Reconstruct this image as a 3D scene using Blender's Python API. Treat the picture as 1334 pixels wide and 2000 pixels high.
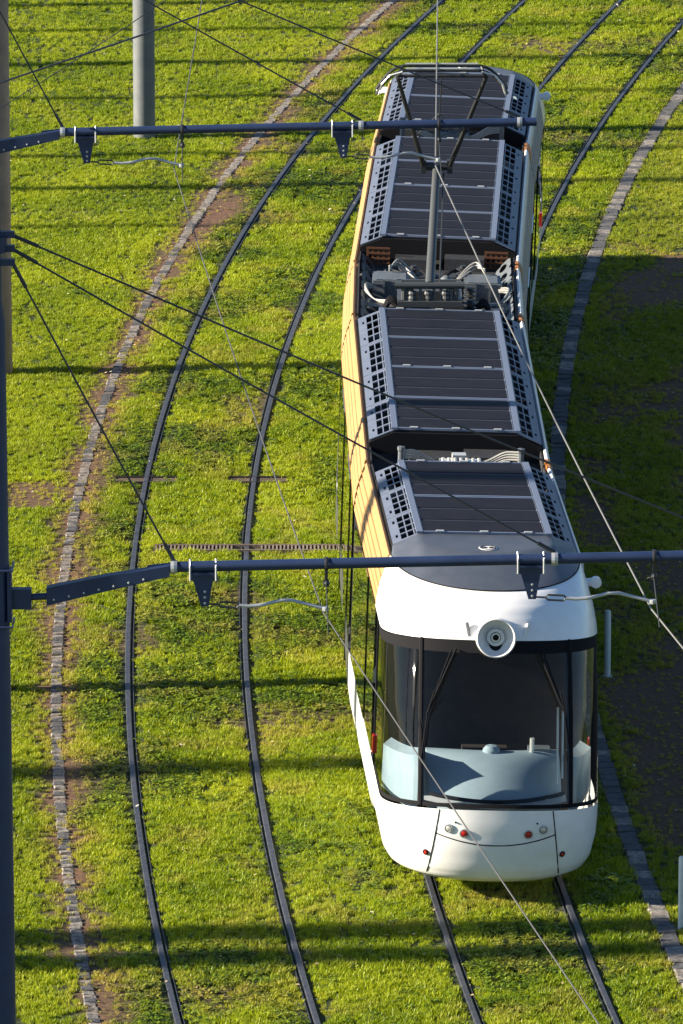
import bpy, math, random
import numpy as np
from mathutils import Matrix, Vector
random.seed(7); rng = np.random.default_rng(11)
R = math.radians
S = bpy.context.scene
for o in list(bpy.data.objects): bpy.data.objects.remove(o)
col = S.collection

# ------------------------------------------------------------------ camera, sky, sun
CH, CP = 24.9, R(14.3)
cam = bpy.data.cameras.new('camera'); co = bpy.data.objects.new('camera', cam); col.objects.link(co)
co.location = (0, 0, CH); co.rotation_euler = (R(90) - CP, 0, 0)
cam.sensor_fit = 'VERTICAL'; cam.sensor_height = 36; cam.lens = 15000 / 2000 * 36
cam.clip_start = 1; cam.clip_end = 4000
S.camera = co
SUN_EL, SUN_AZ = R(21), R(4)          # light travels towards +x, a little towards +y
SUN_STRENGTH, SKY_STRENGTH, EXPOSURE = 5.0, 0.050, 1.72
w = bpy.data.worlds.new('World'); S.world = w; w.use_nodes = True
nt = w.node_tree; nt.nodes.clear()
sky = nt.nodes.new('ShaderNodeTexSky'); sky.sky_type = 'NISHITA'; sky.sun_disc = False
sky.ozone_density = 4.0; sky.dust_density = .4; sky.air_density = 1.0; sky.sun_elevation = SUN_EL; sky.sun_rotation = R(270) - SUN_AZ
bg = nt.nodes.new('ShaderNodeBackground'); bg.inputs[1].default_value = SKY_STRENGTH
wo = nt.nodes.new('ShaderNodeOutputWorld')
nt.links.new(sky.outputs[0], bg.inputs[0]); nt.links.new(bg.outputs[0], wo.inputs[0])
sl = bpy.data.lights.new('sun', 'SUN'); sl.energy = SUN_STRENGTH; sl.angle = R(0.53); sl.color = (1, .88, .70)
so = bpy.data.objects.new('sun', sl); col.objects.link(so)
d = Vector((math.cos(SUN_AZ) * math.cos(SUN_EL), math.sin(SUN_AZ) * math.cos(SUN_EL), -math.sin(SUN_EL)))
so.rotation_euler = d.to_track_quat('-Z', 'Y').to_euler(); so.location = (-30, 80, 30)
S.view_settings.view_transform = 'Standard'; S.view_settings.look = 'None'
S.view_settings.exposure = EXPOSURE; S.view_settings.gamma = 1; S.view_settings.use_curve_mapping = False

# ------------------------------------------------------------------ helpers
def P(px, py, z=0.):                   # a pixel of the 1334x2000 photo and a height -> the place in the world
    v = (py - 1000) / 15000; u = (px - 667) / 15000
    t = (CH - z) / (math.sin(CP) + v * math.cos(CP))
    return Vector((t * u, t * (math.cos(CP) - v * math.sin(CP)), z))

def mat(name, c, rough=.5, metal=0., c2=None, scale=8., bump=0., coat=0., ior=1.5, detail=6, spread=(.35, .65)):
    m = bpy.data.materials.new(name); m.use_nodes = True
    n = m.node_tree; b = n.nodes['Principled BSDF']
    b.inputs['Base Color'].default_value = (*c, 1); b.inputs['Roughness'].default_value = rough
    b.inputs['Metallic'].default_value = metal; b.inputs['Coat Weight'].default_value = coat
    b.inputs['IOR'].default_value = ior
    if c2 or bump:
        g = n.nodes.new('ShaderNodeNewGeometry'); t = n.nodes.new('ShaderNodeTexNoise')
        t.inputs['Scale'].default_value = scale; t.inputs['Detail'].default_value = detail
        t.inputs['Roughness'].default_value = .65
        n.links.new(g.outputs['Position'], t.inputs['Vector'])
    if c2:
        r = n.nodes.new('ShaderNodeValToRGB')
        r.color_ramp.elements[0].color = (*c, 1); r.color_ramp.elements[1].color = (*c2, 1)
        r.color_ramp.elements[0].position = spread[0]; r.color_ramp.elements[1].position = spread[1]
        n.links.new(t.outputs['Fac'], r.inputs[0]); n.links.new(r.outputs[0], b.inputs['Base Color'])
    if bump:
        k = n.nodes.new('ShaderNodeBump'); k.inputs['Strength'].default_value = bump
        k.inputs['Distance'].default_value = .02
        n.links.new(t.outputs['Fac'], k.inputs['Height']); n.links.new(k.outputs[0], b.inputs['Normal'])
    return m

def tag(o, label=None, cat=None, group=None, kind=None):
    for k, v in (('label', label), ('category', cat), ('group', group), ('kind', kind)):
        if v: o[k] = v
    return o

def empty(name, loc=(0, 0, 0), rot=(0, 0, 0), parent=None):
    o = bpy.data.objects.new(name, None); col.objects.link(o); o.location = loc; o.rotation_euler = rot
    o.empty_display_size = .3
    if parent: o.parent = parent
    return o

class MB:
    def __init__(s): s.v = []; s.f = []; s.mi = []; s.m = 0
    def add(s, vs, fs):
        b = len(s.v); s.v += [tuple(x) for x in vs]; s.f += [tuple(b + i for i in q) for q in fs]
        s.mi += [s.m] * len(fs); return s
    def box(s, c, h, rot=None):
        vs = [Vector((sx * h[0], sy * h[1], sz * h[2])) for sx in (-1, 1) for sy in (-1, 1) for sz in (-1, 1)]
        if rot is not None: vs = [rot @ v for v in vs]
        c = Vector(c)
        return s.add([v + c for v in vs], [(0, 1, 3, 2), (4, 6, 7, 5), (0, 4, 5, 1), (2, 3, 7, 6), (0, 2, 6, 4), (1, 5, 7, 3)])
    def bbox(s, a, b):
        return s.box([(a[i] + b[i]) / 2 for i in range(3)], [abs(b[i] - a[i]) / 2 for i in range(3)])
    def tube(s, pts, r, n=8, cap=True):
        pts = [Vector(p) for p in pts]; rs = r if isinstance(r, (list, tuple)) else [r] * len(pts)
        vs = []; N = len(pts)
        for i, p in enumerate(pts):
            t = (pts[min(i + 1, N - 1)] - pts[max(i - 1, 0)]).normalized()
            a = Vector((0, 0, 1)) if abs(t.z) < .9 else Vector((1, 0, 0))
            x = t.cross(a).normalized(); y = x.cross(t)
            vs += [p + (x * math.cos(2 * math.pi * k / n) + y * math.sin(2 * math.pi * k / n)) * rs[i] for k in range(n)]
        fs = [(i * n + k, i * n + (k + 1) % n, (i + 1) * n + (k + 1) % n, (i + 1) * n + k) for i in range(N - 1) for k in range(n)]
        if cap: fs += [tuple(range(n - 1, -1, -1)), tuple((N - 1) * n + k for k in range(n))]
        return s.add(vs, fs)
    def lathe(s, prof, c, axis, n=24):          # prof: (radius, along axis)
        axis = Vector(axis).normalized(); c = Vector(c)
        a = Vector((0, 0, 1)) if abs(axis.z) < .9 else Vector((1, 0, 0))
        x = axis.cross(a).normalized(); y = axis.cross(x)
        vs = [c + axis * h + (x * math.cos(2 * math.pi * k / n) + y * math.sin(2 * math.pi * k / n)) * r for r, h in prof for k in range(n)]
        fs = [(i * n + k, i * n + (k + 1) % n, (i + 1) * n + (k + 1) % n, (i + 1) * n + k) for i in range(len(prof) - 1) for k in range(n)]
        return s.add(vs, fs)
    def grid(s, rows, flip=False):              # rows of points, equal length
        n = len(rows[0]); vs = [p for r in rows for p in r]
        fs = [(i * n + k, i * n + k + 1, (i + 1) * n + k + 1, (i + 1) * n + k) for i in range(len(rows) - 1) for k in range(n - 1)]
        if flip: fs = [q[::-1] for q in fs]
        return s.add(vs, fs)
    def extrude(s, prof, y0, y1, closed=True):  # profile in x,z pulled along y
        n = len(prof); vs = [(p[0], y0, p[1]) for p in prof] + [(p[0], y1, p[1]) for p in prof]
        fs = [(k, (k + 1) % n, n + (k + 1) % n, n + k) for k in range(n if closed else n - 1)]
        if closed: fs += [tuple(range(n - 1, -1, -1)), tuple(range(n, 2 * n))]
        return s.add(vs, fs)
    def mesh(s, name, mats, smooth=False):
        me = bpy.data.meshes.new(name); me.from_pydata(s.v, [], s.f)
        for m in (mats if isinstance(mats, (list, tuple)) else [mats]): me.materials.append(m)
        if any(s.mi): me.polygons.foreach_set('material_index', s.mi)
        if smooth: me.polygons.foreach_set('use_smooth', [True] * len(me.polygons))
        me.update()
        if smooth and smooth != 'all': me.set_sharp_from_angle(angle=R(35))
        return me
    def build(s, name, mats, parent=None, smooth=False):
        return link(name, s.mesh(name, mats, smooth), parent)

def link(name, me, parent=None, loc=(0, 0, 0), rot=(0, 0, 0)):
    o = bpy.data.objects.new(name, me); col.objects.link(o); o.location = loc; o.rotation_euler = rot
    if parent: o.parent = parent
    return o

# ------------------------------------------------------------------ materials
M = {}
M['white'] = mat('white_paint', (.79, .79, .79), .32, coat=.3, c2=(.66, .655, .65), scale=2.2, detail=9, spread=(.40, .80))
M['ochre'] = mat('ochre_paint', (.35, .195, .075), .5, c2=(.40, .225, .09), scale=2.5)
M['orange'] = mat('orange_plastic', (.40, .15, .03), .5, c2=(.30, .11, .025), scale=20)
M['grille'] = mat('dark_orange_grille', (.11, .038, .012), .8)
M['fairing_shade'] = mat('shaded_ochre_fairing', (.17, .16, .15), .5, c2=(.22, .21, .195), scale=2.5)  # ochre fairing away from the sun, its shade put into the colour
M['skirt_grey'] = mat('grey_skirt_paint', (.050, .053, .058), .4, c2=(.035, .038, .042), scale=4)
M['silver'] = mat('silver_and_rim_sheen', (.60, .61, .62), .35, c2=(.52, .53, .55), scale=5)  # plain silver; on the east roof rim it paints in the sky's sheen
M['shroud'] = mat('blue_grey_sheet_metal', (.085, .105, .155), .5, c2=(.11, .13, .18), scale=6)
M['shroud_edge'] = mat('blue_grey_edge_profile', (.12, .15, .22), .5)
M['rib_edge'] = mat('dark_fold_edge', (.065, .075, .11), .5)
M['rib'] = mat('dark_ribbed_roof_sheet', (.003, .004, .011), .7, c2=(.008, .008, .014), scale=5, ior=1.3)
M['insert'] = mat('slate_grey_roof_paint', (.052, .062, .082), .45, c2=(.066, .076, .098), scale=4)
M['black'] = mat('black_rubber', (.008, .008, .010), .9, ior=1.25)
M['deck'] = mat('dark_roof_deck', (.014, .015, .018), .65, c2=(.028, .028, .032), scale=9)
M['equip'] = mat('grey_equipment_paint', (.075, .09, .105), .5, c2=(.12, .135, .15), scale=14)
M['equip_dark'] = mat('dark_equipment_paint', (.022, .026, .031), .5, c2=(.045, .046, .05), scale=18)
M['cable'] = mat('pale_cable_sheath', (.24, .24, .23), .5)
M['brown'] = mat('weathered_bellows', (.22, .20, .165), .7, c2=(.30, .27, .22), scale=20)
M['panto'] = mat('pantograph_dark_metal', (.03, .032, .036), .45, metal=.3)
M['pantogrey'] = mat('pantograph_grey_tube', (.06, .066, .07), .45, metal=.2)
M['light_metal'] = mat('bright_metal', (.62, .62, .60), .35, metal=.5)
M['red'] = mat('red_lens', (.42, .015, .012), .2, coat=.6)
M['dash'] = mat('pale_blue_dashboard', (.26, .33, .38), .6, c2=(.22, .29, .34), scale=3)
M['cabdark'] = mat('dark_cab_interior', (.010, .008, .006), .9, c2=(.022, .014, .009), scale=5)
M['seat'] = mat('brown_cab_seat', (.02, .012, .009), .8)
M['mast'] = mat('dark_blue_grey_mast_paint', (.007, .020, .066), .5, c2=(.012, .028, .084), scale=5)
M['mast_grey'] = mat('weathered_grey_mast_paint', (.085, .10, .115), .6, c2=(.13, .14, .145), scale=3.5)
M['mast_brown'] = mat('weathered_brown_mast', (.13, .12, .105), .6, c2=(.18, .16, .135), scale=3.5)
M['galv'] = mat('galvanised_metal', (.42, .44, .46), .4, metal=.5)
M['wire'] = mat('dark_wire', (.02, .022, .026), .5)
M['left_wire'] = mat('tarnished_contact_wire', (.055, .055, .058), .6)
M['copper'] = mat('grey_contact_wire', (.15, .15, .15), .5, metal=.2)
M['rail'] = mat('worn_rail_steel', (.035, .040, .054), .5, metal=.25, c2=(.065, .070, .088), scale=12)
M['seal'] = mat('black_rail_jacket', (.012, .012, .014), .8, c2=(.022, .02, .018), scale=30)
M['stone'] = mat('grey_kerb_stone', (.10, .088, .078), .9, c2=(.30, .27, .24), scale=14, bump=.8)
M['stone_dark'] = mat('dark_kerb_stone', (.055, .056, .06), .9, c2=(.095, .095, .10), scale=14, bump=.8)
M['soil'] = mat('brown_soil', (.045, .030, .018), .95, c2=(.10, .068, .042), scale=6, bump=1.)
M['grate'] = mat('rusty_grate', (.10, .075, .06), .7, c2=(.20, .16, .13), scale=20)
M['bollard'] = mat('pale_bollard_paint', (.55, .60, .58), .45, c2=(.48, .52, .50), scale=8)
M['bark'] = mat('grey_bark', (.11, .085, .06), .9, c2=(.18, .15, .11), scale=9, bump=1.)
M['leaf'] = mat('dull_green_leaves', (.06, .10, .02), .6, c2=(.10, .13, .03), scale=1.2)

def glass_side():
    m = mat('dark_tinted_side_glass', (.010, .012, .012), .02, coat=1., ior=1.7)
    m.node_tree.nodes['Principled BSDF'].inputs['Coat Roughness'].default_value = .01
    return m
M['glass_side'] = glass_side()
def glass_front():
    m = bpy.data.materials.new('clear_cab_glass'); m.use_nodes = True; n = m.node_tree; n.nodes.clear()
    o = n.nodes.new('ShaderNodeOutputMaterial'); mx = n.nodes.new('ShaderNodeMixShader')
    t = n.nodes.new('ShaderNodeBsdfTransparent'); t.inputs[0].default_value = (.80, .84, .85, 1)
    g = n.nodes.new('ShaderNodeBsdfGlossy'); g.inputs['Roughness'].default_value = .02; g.inputs[0].default_value = (1, 1, 1, 1)
    f = n.nodes.new('ShaderNodeFresnel'); f.inputs[0].default_value = 1.33
    n.links.new(f.outputs[0], mx.inputs[0]); n.links.new(t.outputs[0], mx.inputs[1]); n.links.new(g.outputs[0], mx.inputs[2])
    n.links.new(mx.outputs[0], o.inputs[0]); return m
M['glass'] = glass_front()

# ------------------------------------------------------------------ track geometry (curve of the left track's centre line)
CC = [-0.0499, 0.03167, 2.5822, 0.89485, -1.86473]
def fx(y):
    y = np.asarray(y, float); yc = np.clip(y, 72, 137)
    v = np.polyval(CC, (yc - 100) / 30); g = np.polyval(np.polyder(CC), (yc - 100) / 30) / 30
    return v + g * (y - yc)
def gx(y):
    yc = np.clip(np.asarray(y, float), 72, 137); return np.polyval(np.polyder(CC), (yc - 100) / 30) / 30
def off(y, o):                             # a point o metres to the right of the left track's centre line
    m = gx(y); q = np.sqrt(1 + m * m)
    return fx(y) + o / q, y - o * m / q
SP = 3.10
YS = np.arange(56, 165.01, .5)
def path(o, ys=YS):
    x, y = off(ys, o); return np.stack([x, y], 1)
def ribbon(pts, prof, mb):                 # sweep a closed profile (offset, z) along a ground path
    d_ = np.gradient(pts, axis=0); d_ /= np.linalg.norm(d_, axis=1)[:, None]
    nn = np.stack([d_[:, 1], -d_[:, 0]], 1); k = len(prof); n = len(pts)
    vs = [(pts[i, 0] + nn[i, 0] * a, pts[i, 1] + nn[i, 1] * a, z) for i in range(n) for a, z in prof]
    fs = [(i * k + j, i * k + (j + 1) % k, (i + 1) * k + (j + 1) % k, (i + 1) * k + j) for i in range(n - 1) for j in range(k)]
    mb.add(vs, fs)

# ------------------------------------------------------------------ numpy noise
_T = rng.random((256, 256))
def vnoise(x, y):
    xi = np.floor(x).astype(int); yi = np.floor(y).astype(int); u = x - xi; v = y - yi
    u = u * u * (3 - 2 * u); v = v * v * (3 - 2 * v)
    a = _T[xi % 256, yi % 256]; b = _T[(xi + 1) % 256, yi % 256]; c = _T[xi % 256, (yi + 1) % 256]; e = _T[(xi + 1) % 256, (yi + 1) % 256]
    return (a * (1 - u) + b * u) * (1 - v) + (c * (1 - u) + e * u) * v
def fbm(x, y, s, o=4):
    r = 0; a = .5; t = 0
    for k in range(o): r = r + a * vnoise(x * s + 17.3 * k, y * s + 9.1 * k); t += a; a *= .5; s *= 2.1
    return r / t

KLO, KRO = -1.58, SP + 1.66
def lateral(x, y):                        # signed distance across the tracks from the left track's centre line
    yy = np.array(y, float)
    for _ in range(6):
        m = gx(yy); dd = x - fx(yy); yy = yy + ((y - yy) + m * dd) / (1 + m * m)
    m = gx(yy); q = np.sqrt(1 + m * m)
    return (x - fx(yy)) / q - (y - yy) * m / q

def bareness(x, y, l):
    b = np.zeros_like(x)
    n1 = fbm(x, y, 1.4); n2 = fbm(x + 50, y, .35)
    dk = np.abs(l - KLO)
    side = np.where(l < KLO, .85, 1.2)
    b = np.maximum(b, np.clip(1.15 - dk / (.10 + .42 * n1 * side + .10 * n2), 0, 1) * np.clip(n1 * 2.3 - .28, 0, 1))
    dr = np.abs(l - KRO)
    b = np.maximum(b, np.clip(1 - dr / (.16 + .12 * n1), 0, 1) * .6)
    b = np.maximum(b, np.clip(1 - dk / (.09 + .07 * n1), 0, 1) ** .5 * .85)
    # trampled spot on the left kerb, dug patch by the left mast
    cx, cy = P(405, 435).xy
    b = np.maximum(b, np.clip(1.7 - np.hypot((x - cx - (y - cy) * .22) / .26, (y - cy) / 1.9) - .9 * (n1 - .5), 0, 1))
    cx, cy = P(58, 968).xy
    b = np.maximum(b, ((np.abs(x - cx) < .33) & (np.abs(y - cy) < .72)) * .75)
    # loose earth outside the right kerb
    er = np.clip((l - KRO - .1) * 4, 0, 1)
    n3 = fbm(x + 7, y * .6, .9)
    b = np.maximum(b, er * np.clip((n3 - .44) * 4.5 + np.clip((105 - y) / 24, -.45, .62) + (l - KRO - 1.2) * .45, 0, .93))
    # thin, yellowed turf in the track beds
    b = np.maximum(b, np.clip((fbm(x, y * .7, .8) - .62) * 3.0, 0, .45) * (np.abs(l - 1.5) < 3.2))
    return b

# ------------------------------------------------------------------ ground
g = MB(); g.add([(-700, -300, -.02), (700, -300, -.02), (700, 1200, -.02), (-700, 1200, -.02)], [(0, 1, 2, 3)])
tag(g.build('ground', mat('far_turf', (.05, .075, .015), .95, c2=(.08, .10, .025), scale=.8, bump=1.)), kind='structure')

def lawn_soil_mat():
    m = bpy.data.materials.new('turf_soil'); m.use_nodes = True; n = m.node_tree; b = n.nodes['Principled BSDF']
    b.inputs['Roughness'].default_value = .95
    at = n.nodes.new('ShaderNodeAttribute'); at.attribute_name = 'bare'
    g_ = n.nodes.new('ShaderNodeNewGeometry')
    t = n.nodes.new('ShaderNodeTexNoise'); t.inputs['Scale'].default_value = 13; t.inputs['Detail'].default_value = 9; t.inputs['Roughness'].default_value = .75
    n.links.new(g_.outputs['Position'], t.inputs['Vector'])
    r1 = n.nodes.new('ShaderNodeValToRGB'); r1.color_ramp.elements[0].color = (.022, .032, .006, 1); r1.color_ramp.elements[1].color = (.055, .075, .014, 1)
    r2 = n.nodes.new('ShaderNodeValToRGB'); r2.color_ramp.elements[0].color = (.040, .018, .010, 1); r2.color_ramp.elements[1].color = (.21, .105, .055, 1)
    for r in (r1, r2):
        r.color_ramp.elements[0].position = .3; r.color_ramp.elements[1].position = .7; n.links.new(t.outputs['Fac'], r.inputs[0])
    mx = n.nodes.new('ShaderNodeMix'); mx.data_type = 'RGBA'
    n.links.new(at.outputs['Fac'], mx.inputs[0]); n.links.new(r1.outputs[0], mx.inputs[6]); n.links.new(r2.outputs[0], mx.inputs[7])
    n.links.new(mx.outputs[2], b.inputs['Base Color'])
    k = n.nodes.new('ShaderNodeBump'); k.inputs['Strength'].default_value = 1; k.inputs['Distance'].default_value = .03
    n.links.new(t.outputs['Fac'], k.inputs['Height']); n.links.new(k.outputs[0], b.inputs['Normal'])
    return m
gxs = np.arange(-9.5, 10.01, .12); gys = np.arange(70, 146.01, .2)
GX, GY = np.meshgrid(gxs, gys); GL = lateral(GX, GY); GB = bareness(GX, GY, GL)
GZ = .020 * (fbm(GX, GY, 1.3) - .5) + .03 * (fbm(GX, GY, .3) - .5)
GZ *= np.clip(np.minimum.reduce([np.abs(GL - o) for o in (-.7175, .7175, SP - .7175, SP + .7175, KLO, KRO)]) * 4 - .3, 0, 1)
nx, ny = len(gxs), len(gys)
me = bpy.data.meshes.new('lawn_soil')
idx = np.arange(nx * ny).reshape(ny, nx)
qs = np.stack([idx[:-1, :-1], idx[:-1, 1:], idx[1:, 1:], idx[1:, :-1]], -1).reshape(-1, 4)
me.from_pydata(np.stack([GX, GY, GZ], -1).reshape(-1, 3).tolist(), [], qs.tolist())
at = me.attributes.new('bare', 'FLOAT', 'POINT'); at.data.foreach_set('value', GB.reshape(-1).astype(np.float32))
me.materials.append(lawn_soil_mat()); me.polygons.foreach_set('use_smooth', [True] * len(me.polygons))
tag(link('lawn_soil', me), kind='structure')

# tracks
def make_track(o, label):
    x0, y0 = off(95., o); t = empty('tram_track', (float(x0), float(y0), 0))
    tag(t, label, 'tram track', 'tram tracks sunk in the grass')
    for s in (-1, 1):
        pts = path(o + s * .7175) - np.array([x0, y0])
        a = MB(); hd = s * -1                          # groove on the inner side
        prof = [(-.034, -.10), (-.034, .026), (-.027, .031), (.022, .031), (.028, .026), (.030, -.012), (.055, -.012), (.057, .018), (.066, .018), (.066, -.10)]
        prof = [(q * hd, z) for q, z in prof]
        if hd < 0: prof = prof[::-1]
        ribbon(pts, prof, a); r = a.build('rail', M['rail'], t)
        j = MB()
        for lo, hi in ((-.094, -.035), (.067, .094)):
            pr = [(lo * hd, -.1), (lo * hd, -.004), (hi * hd, -.010), (hi * hd, -.1)]
            if hd < 0: pr = pr[::-1]
            ribbon(pts, pr, j)
        j.build('rail_jacket', M['seal'], r)
    return t
make_track(0, 'empty curved tram track on the left, between the stone edging and the tram')
make_track(SP, 'curved tram track that the white tram stands on, right of the empty one')

# kerbs of single stones
def stone_mesh(w_, l_, mname, seed):
    rr = random.Random(seed); m = MB(); c = .012
    vs = []
    for z, k in ((-.08, 0), (.035, 0), (.05, c)):
        for sx, sy in ((-1, -1), (1, -1), (1, 1), (-1, 1)):
            vs.append((sx * (w_ / 2 - k) + rr.uniform(-.007, .007), sy * (l_ / 2 - k) + rr.uniform(-.007, .007), z + (rr.uniform(-.008, .008) if z > 0 else 0)))
    m.add(vs, [(0, 1, 5, 4), (1, 2, 6, 5), (2, 3, 7, 6), (3, 0, 4, 7), (4, 5, 9, 8), (5, 6, 10, 9), (6, 7, 11, 10), (7, 4, 8, 11), (8, 9, 10, 11)])
    return m.mesh('kerb_stone', M[mname])
def make_kerb(o, w_, label, mname, y0, y1, step):
    x, y = off(95., o); k = empty('stone_kerb', (float(x), float(y), 0)); tag(k, label, 'kerb', 'stone edgings of the tram bed')
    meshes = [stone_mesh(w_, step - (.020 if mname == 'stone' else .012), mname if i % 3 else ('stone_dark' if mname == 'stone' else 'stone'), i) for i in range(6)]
    pts = path(o, np.arange(y0, y1, .1)); seg = np.r_[0, np.cumsum(np.hypot(*np.diff(pts, axis=0).T))]
    n = 0; s_ = 0.; far = MB()
    while s_ < seg[-1]:
        px = np.interp(s_, seg, pts[:, 0]); py = np.interp(s_, seg, pts[:, 1])
        qx = np.interp(s_ + .1, seg, pts[:, 0]); qy = np.interp(s_ + .1, seg, pts[:, 1])
        me_ = random.choice(meshes)
        lo_ = (px - x + random.uniform(-.010, .010), py - y, random.uniform(-.046, -.024) if mname == 'stone' else random.uniform(-.030, -.016))
        ro_ = (random.uniform(-.03, .03), random.uniform(-.03, .03), math.atan2(qy - py, qx - px) - R(90) + (random.uniform(-.09, .09) if mname == 'stone' else random.uniform(-.02, .02)))
        if n < 300: link('stone', me_, k, lo_, ro_)
        else:
            T = Matrix.Translation(lo_) @ Matrix.Rotation(ro_[2], 4, 'Z')
            far.add([T @ v.co for v in me_.vertices], [tuple(p.vertices) for p in me_.polygons])
        n += 1; s_ += step
    if far.v: far.build('far_stones', M[mname], k)['kind'] = 'stuff'
make_kerb(KLO, .14, 'crumbling pale stone edging left of the empty track, bordered by bare earth', 'stone', 74.5, 142, .135)
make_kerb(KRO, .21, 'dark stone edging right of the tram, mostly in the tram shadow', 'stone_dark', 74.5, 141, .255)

# drains
a = P(300, 1075); b = P(700, 1075); yc = a.y
k = empty('drain_channel', ((a.x + b.x) / 2, yc, 0)); tag(k, 'narrow slotted metal drain grating across the grass bed beside the tram', 'drain')
hw = (b.x - a.x) / 2
m = MB()
for s in (-1, 1): m.bbox((-hw, s * .13 - .012, -.06), (hw, s * .13 + .012, .048))
m.build('frame', M['grate'], k)
m = MB(); m.bbox((-hw, -.117, -.06), (hw, .117, -.03)); m.build('channel_bottom', M['black'], k)
bar = MB().bbox((-.011, -.117, 0), (.011, .117, .042)).mesh('grate_bar', M['grate'])
nb = 54
for i in range(nb):
    xx = -hw + .03 + (2 * hw - .06) * i / (nb - 1)
    l = lateral(np.array([xx + k.location.x]), np.array([yc]))[0]
    if abs(abs(l) - .7175) > .15 and abs(abs(l - SP) - .7175) > .15: link('bar', bar, k, (xx, 0, 0))
pits = []
for xa, xb, lab in ((225, 350, 'dark rail drain slot crossing the outer rail of the empty track'), (440, 562, 'dark rail drain slot crossing the inner rail of the empty track')):
    a = P(xa, 940); b = P(xb, 940); c = (a.x + b.x) / 2; h = (b.x - a.x) / 2
    pits.append((c, a.y, h))
    k = empty('rail_drain', (c, a.y, 0)); tag(k, lab, 'drain', 'rail drain slots')
    MB().bbox((-h, -.13, .005), (h, .13, .012)).build('pit_floor', M['soil'], k)
    f = MB(); 
    for s in (-1, 1): f.bbox((-h, s * .145 - .01, -.03), (h, s * .145 + .01, .035))
    f.build('frame', M['seal'], k)

# ------------------------------------------------------------------ grass
def grass_mat(name, cols, dry, trans=.35):
    m = bpy.data.materials.new(name); m.use_nodes = True; n = m.node_tree; n.nodes.clear()
    o = n.nodes.new('ShaderNodeOutputMaterial'); g_ = n.nodes.new('ShaderNodeNewGeometry')
    def noise(s, det=4):
        t = n.nodes.new('ShaderNodeTexNoise'); t.inputs['Scale'].default_value = s; t.inputs['Detail'].default_value = det
        n.links.new(g_.outputs['Position'], t.inputs['Vector']); return t
    t1 = noise(.55); t2 = noise(26, 2)
    ad = n.nodes.new('ShaderNodeMath'); ad.operation = 'MULTIPLY_ADD'; ad.inputs[1].default_value = .75
    n.links.new(t2.outputs['Fac'], ad.inputs[0]); sc = n.nodes.new('ShaderNodeMath'); sc.operation = 'MULTIPLY'; sc.inputs[1].default_value = .55
    n.links.new(t1.outputs['Fac'], sc.inputs[0]); n.links.new(sc.outputs[0], ad.inputs[2])
    r = n.nodes.new('ShaderNodeValToRGB'); e = r.color_ramp.elements
    e[0].position = .40; e[0].color = (*cols[0], 1); e[1].position = .90; e[1].color = (*cols[2], 1)
    q = e.new(.65); q.color = (*cols[1], 1)
    n.links.new(ad.outputs[0], r.inputs[0])
    at = n.nodes.new('ShaderNodeAttribute'); at.attribute_name = 'dry'; at.attribute_type = 'INSTANCER'
    mx = n.nodes.new('ShaderNodeMix'); mx.data_type = 'RGBA'; mx.inputs[7].default_value = (*dry, 1)
    n.links.new(at.outputs['Fac'], mx.inputs[0]); n.links.new(r.outputs[0], mx.inputs[6])
    df = n.nodes.new('ShaderNodeBsdfPrincipled'); df.inputs['Roughness'].default_value = .45; df.inputs['Specular IOR Level'].default_value = .35
    tr = n.nodes.new('ShaderNodeBsdfTranslucent'); ms = n.nodes.new('ShaderNodeMixShader'); ms.inputs[0].default_value = trans
    n.links.new(mx.outputs[2], df.inputs['Base Color']); n.links.new(mx.outputs[2], tr.inputs[0])
    n.links.new(df.outputs[0], ms.inputs[1]); n.links.new(tr.outputs[0], ms.inputs[2]); n.links.new(ms.outputs[0], o.inputs[0])
    return m
M['blade'] = grass_mat('grass_blades', [(.065, .14, .004), (.27, .345, .007), (.54, .56, .03)], (.42, .34, .07), .42)
M['clover'] = grass_mat('broad_weed_leaves', [(.04, .095, .006), (.12, .19, .008), (.32, .37, .02)], (.36, .29, .07), .3)

lawn = bpy.data.meshes.new('lawn')
def tuft(seed, n, rad, h, wd, broad=False):
    rr = random.Random(seed); m = MB()
    for i in range(n):
        a = rr.uniform(0, 6.283); q = rad * math.sqrt(rr.random()); x = q * math.cos(a); y = q * math.sin(a)
        b = rr.uniform(0, 6.283); hh = h * rr.uniform(.45, 1.1); ww = wd * rr.uniform(.6, 1.2); l = rr.uniform(.15, .9) * hh
        dx, dy = math.cos(b), math.sin(b); lx, ly = math.cos(b + rr.uniform(1, 2)), math.sin(b + rr.uniform(1, 2))
        p0 = (x - dx * ww / 2, y - dy * ww / 2, -.01); p1 = (x + dx * ww / 2, y + dy * ww / 2, -.01)
        if broad:
            c = Vector((x + lx * l * .5, y + ly * l * .5, hh)); t = Vector((lx, ly, rr.uniform(-.5, .3))).normalized(); s_ = Vector((dx, dy, rr.uniform(-.4, .4))).normalized()
            m.add([c - s_ * ww, c - t * ww * 1.1, c + s_ * ww, c + t * ww * 1.3], [(0, 1, 2, 3)])
        else:
            mx_, my_ = x + lx * l * .35, y + ly * l * .35
            p2 = (mx_ + dx * ww * .4, my_ + dy * ww * .4, hh * .62); p3 = (mx_ - dx * ww * .4, my_ - dy * ww * .4, hh * .62)
            m.add([p0, p1, p2, p3, (x + lx * l, y + ly * l, hh)], [(0, 1, 2, 3), (3, 2, 4)])
    return m
protos = []
lawn_o = None
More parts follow.
